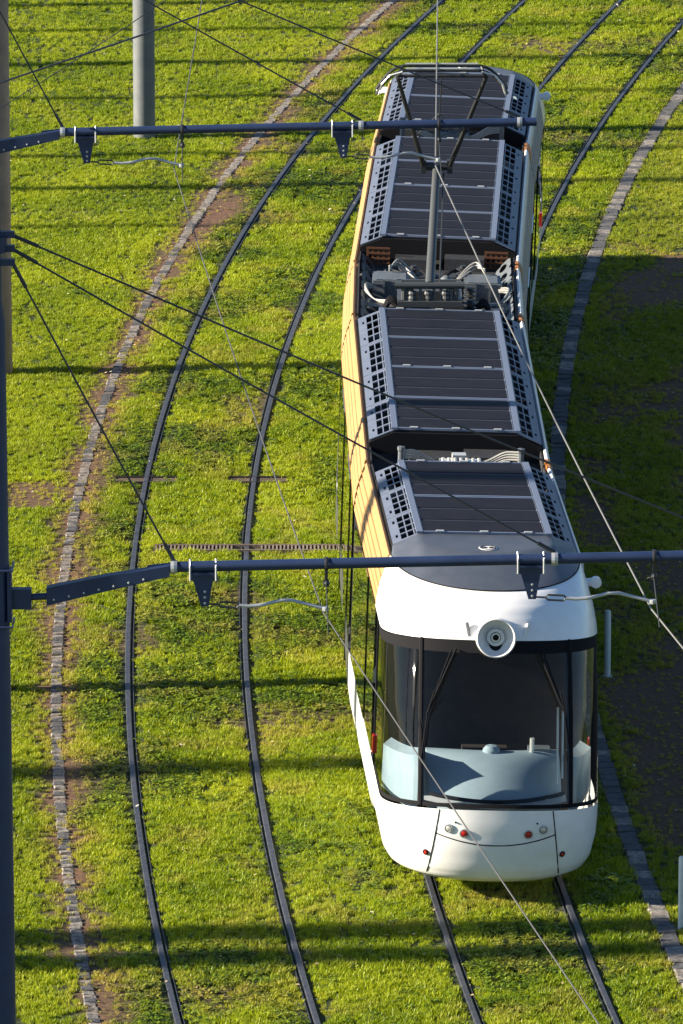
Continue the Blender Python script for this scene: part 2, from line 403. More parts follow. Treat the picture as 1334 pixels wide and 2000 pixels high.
def scatter(name, label, cat, protos_, x, y, z, sc, dry, pick, kind='stuff', tilt=.12):
    me = bpy.data.meshes.new(name); me.vertices.add(len(x)); me.vertices.foreach_set('co', np.stack([x, y, z], -1).reshape(-1).astype(np.float32))
    for nm, arr, tp in (('sc', sc, 'FLOAT'), ('dry', dry, 'FLOAT'), ('pick', pick, 'INT')):
        a_ = me.attributes.new(nm, tp, 'POINT'); a_.data.foreach_set('value', arr.astype(np.float32 if tp == 'FLOAT' else np.int32))
    rot = np.stack([rng.normal(0, tilt, len(x)), rng.normal(0, tilt, len(x)), rng.uniform(0, 6.28, len(x))], -1)
    a_ = me.attributes.new('rot', 'FLOAT_VECTOR', 'POINT'); a_.data.foreach_set('vector', rot.reshape(-1).astype(np.float32))
    o = link(name, me); tag(o, label, cat, kind=kind)
    ng = bpy.data.node_groups.new(name + '_nodes', 'GeometryNodeTree')
    ng.interface.new_socket('Geometry', in_out='INPUT', socket_type='NodeSocketGeometry'); ng.interface.new_socket('Geometry', in_out='OUTPUT', socket_type='NodeSocketGeometry')
    N = ng.nodes; L = ng.links; i_ = N.new('NodeGroupInput'); o_ = N.new('NodeGroupOutput')
    g2 = N.new('GeometryNodeGeometryToInstance')
    for p in protos_[::-1]:
        oi = N.new('GeometryNodeObjectInfo'); oi.inputs[0].default_value = p; oi.inputs[1].default_value = True; oi.transform_space = 'ORIGINAL'
        L.new(oi.outputs['Geometry'], g2.inputs[0])
    # several kinds in one list of instances
    ip = N.new('GeometryNodeInstanceOnPoints')
    m2p = N.new('GeometryNodeMeshToPoints'); L.new(i_.outputs[0], m2p.inputs[0])
    L.new(m2p.outputs[0], ip.inputs['Points']); L.new(g2.outputs[0], ip.inputs['Instance']); ip.inputs['Pick Instance'].default_value = True
    def attr(nm, t):
        a = N.new('GeometryNodeInputNamedAttribute'); a.data_type = t; a.inputs[0].default_value = nm; return a.outputs[0]
    L.new(attr('pick', 'INT'), ip.inputs['Instance Index']); L.new(attr('rot', 'FLOAT_VECTOR'), ip.inputs['Rotation']); L.new(attr('sc', 'FLOAT'), ip.inputs['Scale'])
    L.new(ip.outputs[0], o_.inputs[0])
    md = o.modifiers.new('scatter', 'NODES'); md.node_group = ng
    return o

nA = 420000
x = rng.uniform(-9, 9.3, nA); y = rng.uniform(73, 143, nA)
halfw = y * .0455 + 1.3
kp = np.abs(x) < halfw; x, y = x[kp], y[kp]
kp = rng.random(len(x)) < np.clip(1.1 - (y - 76) / 120, .45, 1); x, y = x[kp], y[kp]
l = lateral(x, y); b = bareness(x, y, l)
keep = rng.random(len(x)) > b * .93
for o_ in (0, SP):
    for s in (-1, 1): keep &= np.abs(l - o_ - s * .7175 + s * .004) > .088
keep &= (np.abs(l - KLO) > .03 + .07 * fbm(x, y, 3.)) | (rng.random(len(x)) < .42)
keep &= np.abs(l - KRO) > .115
keep &= ~((np.abs(y - yc) < .15) & (x > P(300, 1075).x) & (x < P(700, 1075).x))
for c, yy, h in pits: keep &= ~((np.abs(x - c) < h) & (np.abs(y - yy) < .16))
for px, py, rr_ in ((282, 268, .2), (0, 725, .2)):
    q = P(px, py); keep &= np.hypot(x - q.x, y - q.y) > rr_
x, y, l, b = x[keep], y[keep], l[keep], b[keep]
z = .020 * (fbm(x, y, 1.3) - .5) + .03 * (fbm(x, y, .3) - .5)
z *= np.clip(np.minimum.reduce([np.abs(l - o) for o in (-.7175, .7175, SP - .7175, SP + .7175, KLO, KRO)]) * 4 - .3, 0, 1)
inbed = np.abs(l - 1.55) < 3.2
wn = fbm(x + 30, y * .8, .75); pk_br = rng.random(len(x)) < np.clip((wn - .44) * 5, 0.08, .85) * np.where(inbed, 1, .25)
pick = np.where(pk_br, rng.integers(3, 5, len(x)), rng.integers(0, 3, len(x)))
near_rail = np.minimum.reduce([np.abs(l - o) for o in (-.7175, .7175, SP - .7175, SP + .7175)])
sc = rng.uniform(.6, 1.15, len(x)) * np.where(inbed, 1., .8) * np.clip(.5 + near_rail * 2.2, .72, 1) * (1 - .45 * b) * (.75 + .6 * fbm(x, y, .9))
dn = fbm(x + 90, y, 1.7); dry = np.clip((dn - .54) * 2.6, 0, .42) * np.where(inbed, 1, .4) + b * 1.0 + np.clip((l - KRO) * .5, 0, .25) + .35 * np.clip(1 - (l - KLO) / .35, 0, 1) * (l > KLO)
dry = np.clip(dry * rng.uniform(.3, 1.3, len(x)), 0, .95)
protos_m = [tuft(i, 30, .055, .072, .0085) for i in range(3)] + [tuft(10 + i, 20, .05, .052, .016, True) for i in range(2)]
lawn_root = MB()
pobs = []
for i, tm in enumerate(protos_m):
    po = tm.build('grass_tuft' if i < 3 else 'weed_tuft', M['blade'] if i < 3 else M['clover'])
    q = (-6.4 + .25 * i, 100 + i, 0); po.location = q; pobs.append(po)
lawn_o = scatter('grass', 'short yellow-green grass and low weeds covering the ground round the tracks', 'grass', pobs, x, y, z, sc, dry, pick)
for po in pobs: po.parent = lawn_o; po['kind'] = 'stuff'
# fallen leaves
lf = MB(); rr = random.Random(5)
lx = rng.uniform(-6, 6.5, 1500); ly = rng.uniform(76, 136, 1500); ll = lateral(lx, ly)
for i in range(len(lx)):
    if ll[i] < KRO and rr.random() > .6: continue
    c = Vector((lx[i], ly[i], rr.uniform(.03, .06) if ll[i] < KRO else .02)); a = rr.uniform(0, 6.28); s = rr.uniform(.012, .03)
    u = Vector((math.cos(a), math.sin(a), rr.uniform(-.4, .4))); v = Vector((-math.sin(a), math.cos(a), rr.uniform(-.4, .4)))
    lf.m = rr.choice([0, 0, 1]); lf.add([c - u * s, c - v * s * .6, c + u * s, c + v * s * .6], [(0, 1, 2, 3)])
tag(lf.build('fallen_leaves', [mat('dry_leaf', (.45, .33, .16), .6), mat('pale_leaf', (.60, .55, .42), .6)]), 'small dry leaves strewn over the grass', 'leaves', kind='stuff')

# ------------------------------------------------------------------ tram
ROLL = .033
mid = Vector((1.12, 96.6, 0))
tram = empty('tram', mid)
tag(tram, 'long white articulated tram with ochre roof edges and a single round headlamp', 'tram')
def section_frame(x0, y0, x1, y1):      # local y runs from (x0,y0) to (x1,y1)
    h = math.atan2(-(x1 - x0), (y1 - y0)); flip = (y1 < y0)
    return Vector((x0, y0, 0)) - mid, h, (-ROLL if flip else ROLL)
def place(o, fr):
    loc, h, r = fr; o.parent = tram; o.rotation_mode = 'ZYX'
    o.matrix_local = Matrix.Translation(loc) @ Matrix.Rotation(h, 4, 'Z') @ Matrix.Rotation(r, 4, 'Y')
J = [(1.655, 80.05), (1.25, 87.25), (1.105, 95.0), (1.131, 98.1), (1.43, 105.85), (1.82, 113.05)]

# perforated side panel of the roof shroud: local x across (0 outer .. W inner), y along
def perforated(L, W=.375, rows=4):
    th = .014
    xs = [0, .050, .078, .108, .176, .190, .258, .272, .340, W]
    holes = set(); ys = [0., .05]; 
    pitch = (L - .10) / rows
    for r in range(rows): ys += [.05 + pitch * r + pitch * .86, .05 + pitch * (r + 1)]
    ys[-1] = L - .05; ys.append(L)
    ys = sorted(set(round(v, 4) for v in ys))
    for j in range(1, len(ys) - 2 + 0, 2):
        for i in (3, 5, 7): holes.add((i, j))
    sy = [.22 * L, .78 * L]
    m = MB(); nv = {}
    def cell_ok(i, j): return 0 <= i < len(xs) - 1 and 0 <= j < len(ys) - 1 and (i, j) not in holes
    for i in range(len(xs) - 1):
        for j in range(len(ys) - 1):
            if (i, j) in holes: continue
            x0, x1, y0, y1 = xs[i], xs[i + 1], ys[j], ys[j + 1]
            if i == 1: continue
            m.add([(x0, y0, 0), (x1, y0, 0), (x1, y1, 0), (x0, y1, 0)], [(0, 1, 2, 3)])
            m.add([(x0, y0, -th), (x1, y0, -th), (x1, y1, -th), (x0, y1, -th)], [(3, 2, 1, 0)])
            for di, dj, e in ((-1, 0, ((x0, y0), (x0, y1))), (1, 0, ((x1, y1), (x1, y0))), (0, -1, ((x1, y0), (x0, y0))), (0, 1, ((x0, y1), (x1, y1)))):
                if not cell_ok(i + di, j + dj):
                    (ax, ay), (bx, by) = e; m.add([(ax, ay, 0), (bx, by, 0), (bx, by, -th), (ax, ay, -th)], [(0, 1, 2, 3)])
    # strip with two small square holes
    cuts = [0, sy[0] - .06, sy[0] + .06, sy[1] - .06, sy[1] + .06, L]
    for j in (0, 2, 4): m.bbox((.050, cuts[j], -th), (.078, cuts[j + 1], 0))
    return m
_pc = {}
def perf_mesh(L):
    k = round(L, 3)
    if k not in _pc: _pc[k] = perforated(L).mesh('perforated_panel', M['shroud'])
    return _pc[k]
_rc = {}
def rib_mesh(L, W):
    k = (round(L, 3), W)
    if k not in _rc:
        m = MB(); h = W / 2 - .004; n = 3
        m.bbox((-h, .012, -.03), (h, L - .012, 0))
        for r in range(n):                                     # raised trays between folded ribs
            y0 = .03 + (L - .06) / n * r; y1 = .03 + (L - .06) / n * (r + 1)
            m.add([(-h, y0, .001), (h, y0, .001), (h, y0 + .05, .022), (-h, y0 + .05, .022), (h, y1 - .05, .022), (-h, y1 - .05, .022), (h, y1 - .006, .001), (-h, y1 - .006, .001)],
                  [(0, 1, 2, 3), (3, 2, 4, 5), (5, 4, 6, 7)])
        m.m = 1
        for r in range(n + 1):
            y0 = .03 + (L - .06) / n * r
            e = .016 if r in (0, n) else .007; m.m = 2 if r in (0, n) else 1
            m.bbox((-h, max(.014, y0 - e), -.01), (h, min(L - .014, y0 + e), .026 if r in (0, n) else .016))
        _rc[k] = m.mesh('roof_panel', [M['rib'], M['rib_edge'], M['shroud_edge']])
    return _rc[k]
latch = MB().bbox((-.045, -.022, 0), (.045, .022, .012)).mesh('latch', M['light_metal'])

HX, HZ, OX, OZ = .735, 3.45, 1.02, 3.325
def roof_block(body, y0, y1, nmid, npf=4):
    # hood end plates and frame
    fm = MB()
    for y, s in ((y0, -1), (y1, 1)):
        pr = [(-OX, OZ - .03), (-HX, HZ - .03), (HX, HZ - .03), (OX, OZ - .03), (OX, OZ - .17), (HX + .02, 3.16), (-HX - .02, 3.16), (-OX, OZ - .17)]
        fm.extrude(pr, y - .015, y + .015)
    for s in (-1, 1):
        fm.bbox((s * HX - .02, y0, HZ - .10), (s * HX + .02, y1, HZ - .03))
        fm.bbox((s * (OX - .02) - .01, y0, OZ - .14), (s * (OX - .02) + .01, y1, OZ - .03))
    fm.build('shroud_frame', M['black'], body)
    L = (y1 - y0) / nmid
    for i in range(nmid):
        link('roof_panel', rib_mesh(L, 2 * HX - .02), body, (0, y0 + L * i, HZ))
        for q in (-.45, 0, .45):
            if (i % 2 == 0) or i == nmid - 1: link('latch', latch, body, (q * 1.1, y0 + L * i + (.03 if i % 2 == 0 else L - .03), HZ + .026))
    sl = math.atan2(HZ - OZ, OX - HX); Lp = (y1 - y0) / npf
    pm = perf_mesh(Lp - .012)
    for i in range(npf):
        yy = y0 + Lp * i + .006
        link('perforated_panel', pm, body, (-OX - .06 * 0, yy, OZ), (0, -sl, 0))            # outer edge to inner on the left
        link('perforated_panel', pm, body, (OX, yy + Lp - .012, OZ), (0, -sl, R(180)))
    m = MB()
    for s in (-1, 1): m.bbox((s * HX - s * .01 - .035, y0, HZ + .004), (s * HX - s * .01 + .035, y1, HZ + .030))
    m.build('edge_profile', M['shroud_edge'], body)

# side walls of a straight body portion
FAS = [(1.20, 2.66), (1.06, 3.22)]
def fascia_prof(s):
    pts = []; n = 5
    for i in range(n):
        for t, dep in ((0.0, .030), (.12, .004), (.22, 0), (.80, 0), (.88, .006), (.90, .030)):
            q = (i + t) / n; bow = .022 * math.sin(math.pi * q)
            x = 1.20 + (1.085 - 1.20) * q + bow - dep; z = 2.66 + .53 * q; pts.append((s * x, z))
    pts += [(s * 1.02, 3.19), (s * 1.02, 2.7), (s * 1.15, 2.66)]
    return pts
def straight_walls(body, y0, y1, wins, flip=False, skirt0=.28):
    m = MB()
    m.bbox((-1.0, y0, 3.02), (1.0, y1, 3.07)); m.bbox((-1.1, y0, .35), (1.1, y1, .45))
    for s in (-1, 1):
        m.bbox((s * 1.12, y0, .45), (s * 1.17, y1, 2.66))
        m.bbox((s * 1.0, y0, 2.66), (s * 1.018, y1, 3.24))
    m.build('shell', M['deck'], body)
    for s in (-1, 1):
        west = (s < 0) != flip
        f = MB(); f.extrude(fascia_prof(s), y0, y1); f.build('side_fairing', M['ochre'] if west else M['fairing_shade'], body)  # east fairing is the same part, greyed to paint in its shade
        r = MB()
        if west: r.extrude([(s * 1.09, 3.195), (s * 1.085, 3.235), (s * 1.07, 3.25), (s * 1.05, 3.245), (s * 1.045, 3.195)], y0, y1)
        else: r.extrude([(s * 1.118, 3.10), (s * 1.108, 3.20), (s * 1.09, 3.25), (s * 1.065, 3.27), (s * 1.04, 3.255), (s * 1.04, 3.10)], y0, y1)
        r.build('roof_edge_strip', M['ochre'] if west else M['silver'], body)  # east strip: sky reflection painted as silver over the ochre rim
        k = MB(); k.extrude([(s * 1.12, skirt0), (s * 1.17, .36), (s * 1.20, .55), (s * 1.203, .955), (s * 1.12, .955)], y0, y1); k.build('skirt', M['skirt_grey'] if body.name.startswith('passenger') else M['white'], body)
        for a, b, kind in wins:
            wb = MB(); wb.bbox((s * (1.172 if kind == 'window' else 1.18), a + .025, .40 if kind == 'door' and body.name.startswith('passenger') else .97), (s * (1.20 if kind == 'window' else 1.212), b - .025, 2.64)); wb.build(kind, M['glass_side'], body)
    for y, e in (((y0, 1), (y1, -1)) if y0 < 2 else ((y1, -1),)):
        for s in (-1, 1):
            c = MB(); ya, yb = (y, y + .15) if e > 0 else (y - .15, y)
            c.extrude([(s * 1.13, 3.08), (s * 1.122, 3.18), (s * 1.10, 3.25), (s * 1.07, 3.278), (s * 1.03, 3.278), (s * 1.03, 3.08)], ya, yb)
            if not ((s < 0) != flip): c.build('corner_cap', M['orange'], body)

def bellows(p, h, wd=1.06, ln=.56):
    m = MB(); n = 9
    rows = []
    for i in range(n + 1):
        y = -ln / 2 + ln * i / n; k = .0 if i % 2 else .05
        rows.append([(-wd + k, y, .45), (-wd + k, y, 3.0 - k), (-wd + .12 + k, y, 3.10 - k), (wd - .12 - k, y, 3.10 - k), (wd - k, y, 3.0 - k), (wd - k, y, .45)])
    m.grid(rows); o = m.build('gangway_bellows', M['brown'] if p[1] > 100 else M['deck'])
    place(o, (Vector((p[0], p[1], 0)) - mid, h, ROLL)); return o

# ---- the cab: front levels (z_front, z_side, half width, setback at the centre, y where the side turns straight, exponent)
def lerp(a, b, t): return a + (b - a) * t
MASK = [(.27, .27, 1.03, .24, 1.45, 2.5), (.33, .31, 1.10, .14, 1.35, 2.5), (.45, .40, 1.15, .07, 1.3, 2.5), (.72, .62, 1.19, .01, 1.25, 2.5), (.95, .80, 1.20, 0, 1.25, 2.5), (1.14, .955, 1.203, .02, 1.27, 2.5)]
GLASS = [(1.16, .975, 1.195, .035, 1.28, 2.5), (1.5, 1.4, 1.195, .17, 1.40, 2.5), (2.0, 1.95, 1.195, .41, 1.62, 2.5), (2.5, 2.4, 1.195, .68, 1.90, 2.45), (2.82, 2.64, 1.195, .86, 2.08, 2.4)]
CAPL = [(2.83, 2.655, 1.203, .85, 2.10, 2.4), (2.90, 2.75, 1.195, .875, 2.18, 2.35), (3.02, 2.92, 1.165, .94, 2.34, 2.3), (3.13, 3.07, 1.12, 1.04, 2.52, 2.2), (3.20, 3.17, 1.09, 1.17, 2.68, 2.15), (3.235, 3.225, 1.065, 1.28, 2.78, 2.1), (3.25, 3.245, 1.045, 1.36, 2.84, 2.1)]
def row(lv, yend, n=36, ns=5, off_=0., phi0=0., phi1=math.pi):
    zf, zs, wd, f, Sd, ex = lv; pts = []
    def at(a):                                            # a: 0 left side .. pi right side
        cx = -math.cos(a); sy = math.sin(a)
        X = wd * math.copysign(abs(cx) ** (2 / ex), cx); Y = Sd - (Sd - f) * abs(sy) ** (2 / ex)
        z = zs + (zf - zs) * abs(sy) ** 1.0
        return (X, Y, z)
    if phi0 == 0: pts += [(-wd, lerp(yend, Sd, i / ns), zs) for i in range(ns)]
    pts += [at(phi0 + (phi1 - phi0) * i / n) for i in range(n + 1)]
    if phi1 == math.pi: pts += [(wd, lerp(Sd, yend, (i + 1) / ns), zs) for i in range(ns)]
    return pts
def refine(levels, k=3):
    out = []
    for a, b in zip(levels[:-1], levels[1:]):
        out += [tuple(lerp(p, q, i / k) for p, q in zip(a, b)) for i in range(k)]
    return out + [levels[-1]]
def lvl(levels, zf):
    for a, b in zip(levels[:-1], levels[1:]):
        if a[0] <= zf <= b[0]: return tuple(lerp(p, q, (zf - a[0]) / (b[0] - a[0])) for p, q in zip(a, b))
    return levels[0] if zf < levels[0][0] else levels[-1]
def surf(levels, x, z):                                  # front point at lateral x, height z; and its outward normal
    def pt(x, z):
        L_ = lvl(levels, z); wd, f, Sd, ex = L_[2:]
        c = min(abs(x) / wd, 1); sy = (1 - c ** ex) ** (1 / ex)
        zz = L_[1] + (L_[0] - L_[1]) * sy ** (ex / 2)
        return Vector((x, Sd - (Sd - f) * sy, zz))
    p = pt(x, z); n = (pt(x + .01, z) - pt(x - .01, z)).cross(pt(x, z + .01) - pt(x, z - .01)).normalized()
    return p, (n if n.y < 0 else -n)

def cab(body, yend, front):
    YE = 2.9
    m = MB(); m.grid([row(l_, YE) for l_ in refine(MASK)]); m.build('front_mask', M['white'], body, 'all')
    m = MB(); m.grid([row(l_, YE) for l_ in refine(CAPL)])
    # inner lip so that the cap has thickness
    lo = CAPL[0]; m.grid([row(lo, YE), row((lo[0] + .02, lo[1] + .02, lo[2] - .06, lo[3] + .08, lo[4] + .05, lo[5]), YE)])
    m.build('roof_cap', M['white'], body, 'all')
    # slate grey insert
    o_ = row(CAPL[-1], YE, n=48, ns=4); m = MB(); rows = []
    K = 22
    for j, (X, Y, Z) in enumerate(o_):
        xr = X * (OX / 1.045); yr = 3.08
        zr = HZ if abs(xr) < HX else HZ + (OZ - HZ) * (abs(xr) - HX) / (OX - HX)
        r = []
        for k_ in range(K + 1):
            t = k_ / K; yy = lerp(Y, yr, t); xx = lerp(X, xr, t)
            hood = (HZ if abs(xx) < HX else HZ + (OZ - HZ) * (abs(xx) - HX) / (OX - HX)) - .02 * (1 - t)
            ycr = 2.30 + .75 * min(abs(xx) / 1.02, 1) ** 2                    # crease: flat shelf behind it, falling away in front
            dd_ = min((yy - Y) / max(ycr - Y, .06), 1)
            zz = Z + .006 + (hood - Z - .006) * (dd_ ** .9)
            r.append((xx, yy, zz))
        rows.append(r)
    m.grid(rows, True); m.build('roof_insert', M['insert'], body, True)
    seam = MB(); seam.tube([(p[0], p[1], p[2] + .006) for p in o_], .008, 5); seam.build('insert_joint', M['black'], body)
    EZ = 3.447
    e = MB(); e.lathe([(0, .004), (.10, .004), (.105, 0)], (0, 2.50, EZ), (0, -.0, 1), 28); em = e.build('roof_emblem', M['white'], body)
    e = MB()
    for s in (-1, 1): e.lathe([(0, .009), (.028, .009), (.03, .004)], (s * .038, 2.50, EZ), (0, 0, 1), 12)
    e.lathe([(.078, .008), (.09, .008), (.091, .004)], (0, 2.50, EZ), (0, 0, 1), 28)
    e.build('emblem_mark', M['black'], em)
    # glass: windscreen between the pillars, wrap-round side panes
    aP = math.acos((.80 / 1.195) ** (2.5 / 2))
    gl = refine(GLASS, 4)
    m = MB(); m.grid([row(l_, 0, 24, phi0=aP, phi1=math.pi - aP) for l_ in gl]); m.build('windscreen', M['glass'], body, 'all')
    for s in (-1, 1):
        a0, a1 = (0.0001, aP - .03) if s < 0 else (math.pi - aP + .03, math.pi - .0001)
        m = MB(); rr_ = []
        for l_ in gl:
            q = row(l_, 0, 14, phi0=a0, phi1=a1)
            if s < 0: q = [(-l_[2], 2.25, l_[1])] + q
            else: q = q + [(l_[2], 2.25, l_[1])]
            rr_.append(q)
        m.grid(rr_); m.build('side_pane', M['glass'], body, 'all')
        m = MB()
        i1 = aP if s < 0 else math.pi - aP
        pts = [row(l_, 0, 1, phi0=i1, phi1=i1 + .001)[0] for l_ in gl]
        m.tube([(p[0] + s * .015, p[1] + .03, p[2]) for p in pts], .034, 8); m.build('windscreen_pillar', M['black'], body)
    for zs_ in ((2.70, 2.822), (1.155, 1.20)):            # black frit along the top and bottom of the glass
        m = MB()
        ls = [lvl(GLASS, zs_[0] + (zs_[1] - zs_[0]) * i / 3) for i in range(4)]
        ls = [(a, b, c + .003, d_ - .003, e_, f_) for a, b, c, d_, e_, f_ in ls]
        m.grid([row(l_, 2.25, 36, 2) for l_ in ls])
        m.build('glass_border', M['black'], body, 'all')
    # headlamp
    lp = Vector((-.02, .84, 2.87)); ax = Vector((0, -1, .12)).normalized()
    m = MB(); m.lathe([(.0, -.22), (.15, -.20), (.205, -.10), (.222, .02), (.218, .075), (.205, .08), (.195, .065)], lp, ax, 40); hl = m.build('headlamp', M['white'], body, True)
    m = MB(); m.lathe([(.195, .066), (.15, .02), (.105, -.015), (.098, -.02)], lp, ax, 40); m.build('reflector', M['silver'], hl, True)
    m = MB(); m.lathe([(.098, -.02), (.095, .02), (.06, .02), (.055, -.01)], lp, ax, 32); m.build('lens_ring', M['silver'], hl, True)
    m = MB(); m.lathe([(.055, .0), (.05, .03), (.035, .03), (.033, .01)], lp, ax, 24); m.build('bezel', M['light_metal'], hl, True)
    m = MB(); m.lathe([(.0, .012), (.034, .012)], lp, ax, 20); m.build('bulb', M['black'], hl)
    for s in (-1, 1):                                     # two lifting handles
        p, n = surf(CAPL, s * .31, 2.93)
        m = MB(); m.tube([p + n * .02 + Vector((s * -.012, 0, -.075)), p + n * .02 + Vector((s * .022, .02, .075))], .020, 8); m.build('lifting_handle', M['equip'] if s < 0 else M['white'], body)
    # lamps, joints on the mask
    def disc(name, x_, z_, r_, mt, ring=True, parent=body):
        p, n = surf(MASK, x_, z_)
        m = MB(); m.lathe([(r_ * 1.0, -.01), (r_ * 1.0, .012), (r_ * .78, .014), (r_ * .72, .002)], p, n, 24)
        rg = m.build(name, M['galv'] if ring else M['black'], body, True)
        m = MB(); m.lathe([(r_ * .72, .002), (r_ * .5, .016), (0, .02)], p, n, 20); m.build('lens', mt, rg, True)
    for s in (-1, 1):
        disc('position_lamp', s * .515, .93, .050, M['light_metal']); disc('brake_lamp', s * .35, .88, .052, M['red'])
        disc('corner_reflector', s * .745, .62, .034, M['red'], False)
        disc('screw', s * .445, 1.0, .010, M['black'], False)
        m = MB(); m.tube([surf(MASK, s * lerp(.62, .73, t / 12), lerp(1.135, .30, t / 12))[0] for t in range(13)], .007, 5); m.build('panel_joint', M['black'], body)
    m = MB(); m.tube([surf(MASK, lerp(-.655, .655, t / 24), .865 - .12 * (1 - ((t - 12) / 12) ** 2) ** 1)[0] for t in range(25)], .007, 5); m.build('panel_joint', M['black'], body)
    # wipers
    for s in (-1, 1):
        a, n1 = surf(GLASS, s * .44, 2.72); b, n2 = surf(GLASS, s * .74, 2.05); c, n3 = surf(GLASS, s * .80, 1.62)
        m = MB(); m.tube([a + n1 * .02, a + n1 * .05, b + n2 * .05], .013, 6)
        m.tube([a + n1 * .04 + Vector((s * .05, 0, 0)), b + n2 * .05], .009, 6); w_ = m.build('wiper_arm', M['black'], body)
        m = MB(); m.tube([b + n2 * .04 + Vector((-s * .07, -.03, .28)), b + n2 * .04, c + n3 * .035], .010, 6); m.build('wiper_blade', M['black'], w_)
    # cab interior
    m = MB(); m.bbox((-.8, 1.0, .40), (.8, 2.3, .45)); m.bbox((-1.1, 2.28, .45), (1.1, 2.34, 2.7)); m.build('cab_bulkhead', M['cabdark'], body)
    m = MB(); m.grid([[(x_, 1.0 + .5 * (x_ / 1.2) ** 2, 2.66 ), (x_, 2.3, 2.66)] for x_ in np.linspace(-1.1, 1.1, 9)]); m.build('cab_ceiling', M['cabdark'], body)
    m = MB(); rows = []                                   # dashboard: a long curved top that falls to the windscreen
    for i in range(17):
        x_ = -.70 + 1.46 * i / 16; u = (x_ - .03) / .73
        fr = .34 + .35 * u * u; r = []
        for k_ in range(13):
            t = k_ / 12
            yy = fr + (.86 - .10 * abs(u) ** 3) * t; zz = 1.10 + .42 * math.sin(min(t * 1.25, 1) * math.pi / 2) * (1 - .12 * u * u) - .03 * max(t - .8, 0) * 5
            if t > .93: zz -= .10
            r.append((x_, yy, zz))
        rows.append([(x_, fr, .9)] + r + [(x_, r[-1][1], .9)])
    m.grid(rows); m.add([rows[0][k_] for k_ in range(15)], [tuple(range(15))]); m.add([rows[-1][k_] for k_ in range(15)], [tuple(range(15))])
    db = m.build('dashboard', M['dash'], body, True)
    m = MB(); m.lathe([(.10, 0), (.095, .06), (.06, .10), (0, .11)], (.0, 1.05, 1.48), (0, 0, 1), 16); m.build('dashboard_knob', M['dash'], db, True)
    m = MB(); m.tube([(x_, .30 + .36 * (x_ / .75) ** 2, 1.155) for x_ in np.linspace(-.70, .78, 20)], .022, 6); m.build('dashboard_trim', M['black'], db)
    m = MB(); m.grid([[(x_, .14 + .36 * (x_ / .80) ** 2, 1.12), (x_, .40 + .36 * (x_ / .8) ** 2, 1.13)] for x_ in np.linspace(-.80, .80, 20)]); m.build('sill', M['silver'], db)
    for s in (-1, 1):
        m = MB(); h_ = 1.42
        m.grid([[(s * lerp(.83, 1.16, t), .60 + 1.0 * t ** 1.6, .95), (s * lerp(.83, 1.15, t), .62 + 1.0 * t ** 1.6, lerp(1.60, h_, t)), (s * lerp(.80, 1.05, t), .85 + 1.0 * t ** 1.4, lerp(1.60, h_, t) + .01)] for t in np.linspace(0, 1, 9)])
        m.build('cab_side_lining', M['dash'], body)
    m = MB(); m.bbox((-.26, 1.55, 1.0), (.26, 2.0, 1.1)); m.bbox((-.25, 1.95, 1.1), (.25, 2.08, 1.30)); m.build('driver_seat', M['seat'], body)
    m = MB(); m.tube([(.69, .55, 1.3), (.69, .80, 2.1)], .014, 6); m.tube([(.75, .6, 1.35), (.75, .85, 2.05)], .012, 6); m.build('grab_rail', M['light_metal'], body)
    m = MB(); m.bbox((.42, 1.15, 1.46), (.66, 1.32, 1.52)); m.build('control_panel', M['equip'], body)
    m = MB(); m.tube([(.45, 1.1, 1.4), (.45, 1.1, 1.66)], .025, 8); m.build('control_lever', M['light_metal'], body)
    # mirrors on the shoulders
    for s in ((1,) if front else (-1, 1)):
        m = MB(); m.tube([(s * 1.10, 2.55, 3.06), (s * 1.22, 2.53, 3.07)], [.045, .05], 10); m.lathe([(0, .05), (.06, .04), (.062, -.04), (0, -.05)], (s * 1.22, 2.53, 3.07), (0, 1, 0), 14)
        m.build('camera_pod', M['white'], body)
    for s in (-1, 1):
        m = MB(); m.bbox((s * 1.195, 2.35, 1.10), (s * 1.222, 2.45, 1.30)); m.build('side_marker_lamp', M['red'], body)

# ---- build the five cars
def base(name, L):
    m = MB(); m.bbox((-.80, 1.9 if name == 'cab_car' else .8, .14), (.80, L - .5, .349)); return m.build(name, M['black'])
fr1 = section_frame(*J[0], *J[1]); c1 = base('cab_car', 7.2); place(c1, fr1); c1['label'] = 'front cab car'
straight_walls(c1, 2.9, 7.14, [(2.9, 4.2, 'window'), (4.2, 5.5, 'door'), (5.5, 6.9, 'window')])
cab(c1, 7.2, True); roof_block(c1, 3.07, 6.40, 2, 3)
fr5 = section_frame(*J[5], *J[4]); c5 = base('cab_car', 7.2); place(c5, fr5); c5['label'] = 'rear cab car'
straight_walls(c5, 2.9, 7.14, [(2.9, 4.2, 'window'), (4.2, 5.5, 'door'), (5.5, 6.9, 'window')], flip=True)
cab(c5, 7.2, False); roof_block(c5, 3.07, 6.70, 2, 3)
fr2 = section_frame(*J[1], *J[2]); c2 = base('passenger_car', 7.75); place(c2, fr2)
WW = [(.27, 1.5, 'window'), (1.5, 2.8, 'door'), (2.8, 4.9, 'window'), (4.9, 6.2, 'door'), (6.2, 7.45, 'window')]
straight_walls(c2, .06, 7.69, WW); roof_block(c2, .75, 7.15, 4)
fr4 = section_frame(*J[3], *J[4]); c4 = base('passenger_car', 7.75); place(c4, fr4)
straight_walls(c4, .06, 7.69, WW); roof_block(c4, .63, 7.1, 4)
fr3 = section_frame(*J[2], *J[3]); c3 = base('pantograph_car', 3.1); place(c3, fr3)
straight_walls(c3, .06, 3.04, [(.2, 2.9, 'window')])
for i in (1, 2, 3, 4):
    bellows(J[i], [0, fr1[1], fr2[1], fr4[1], fr4[1]][i])

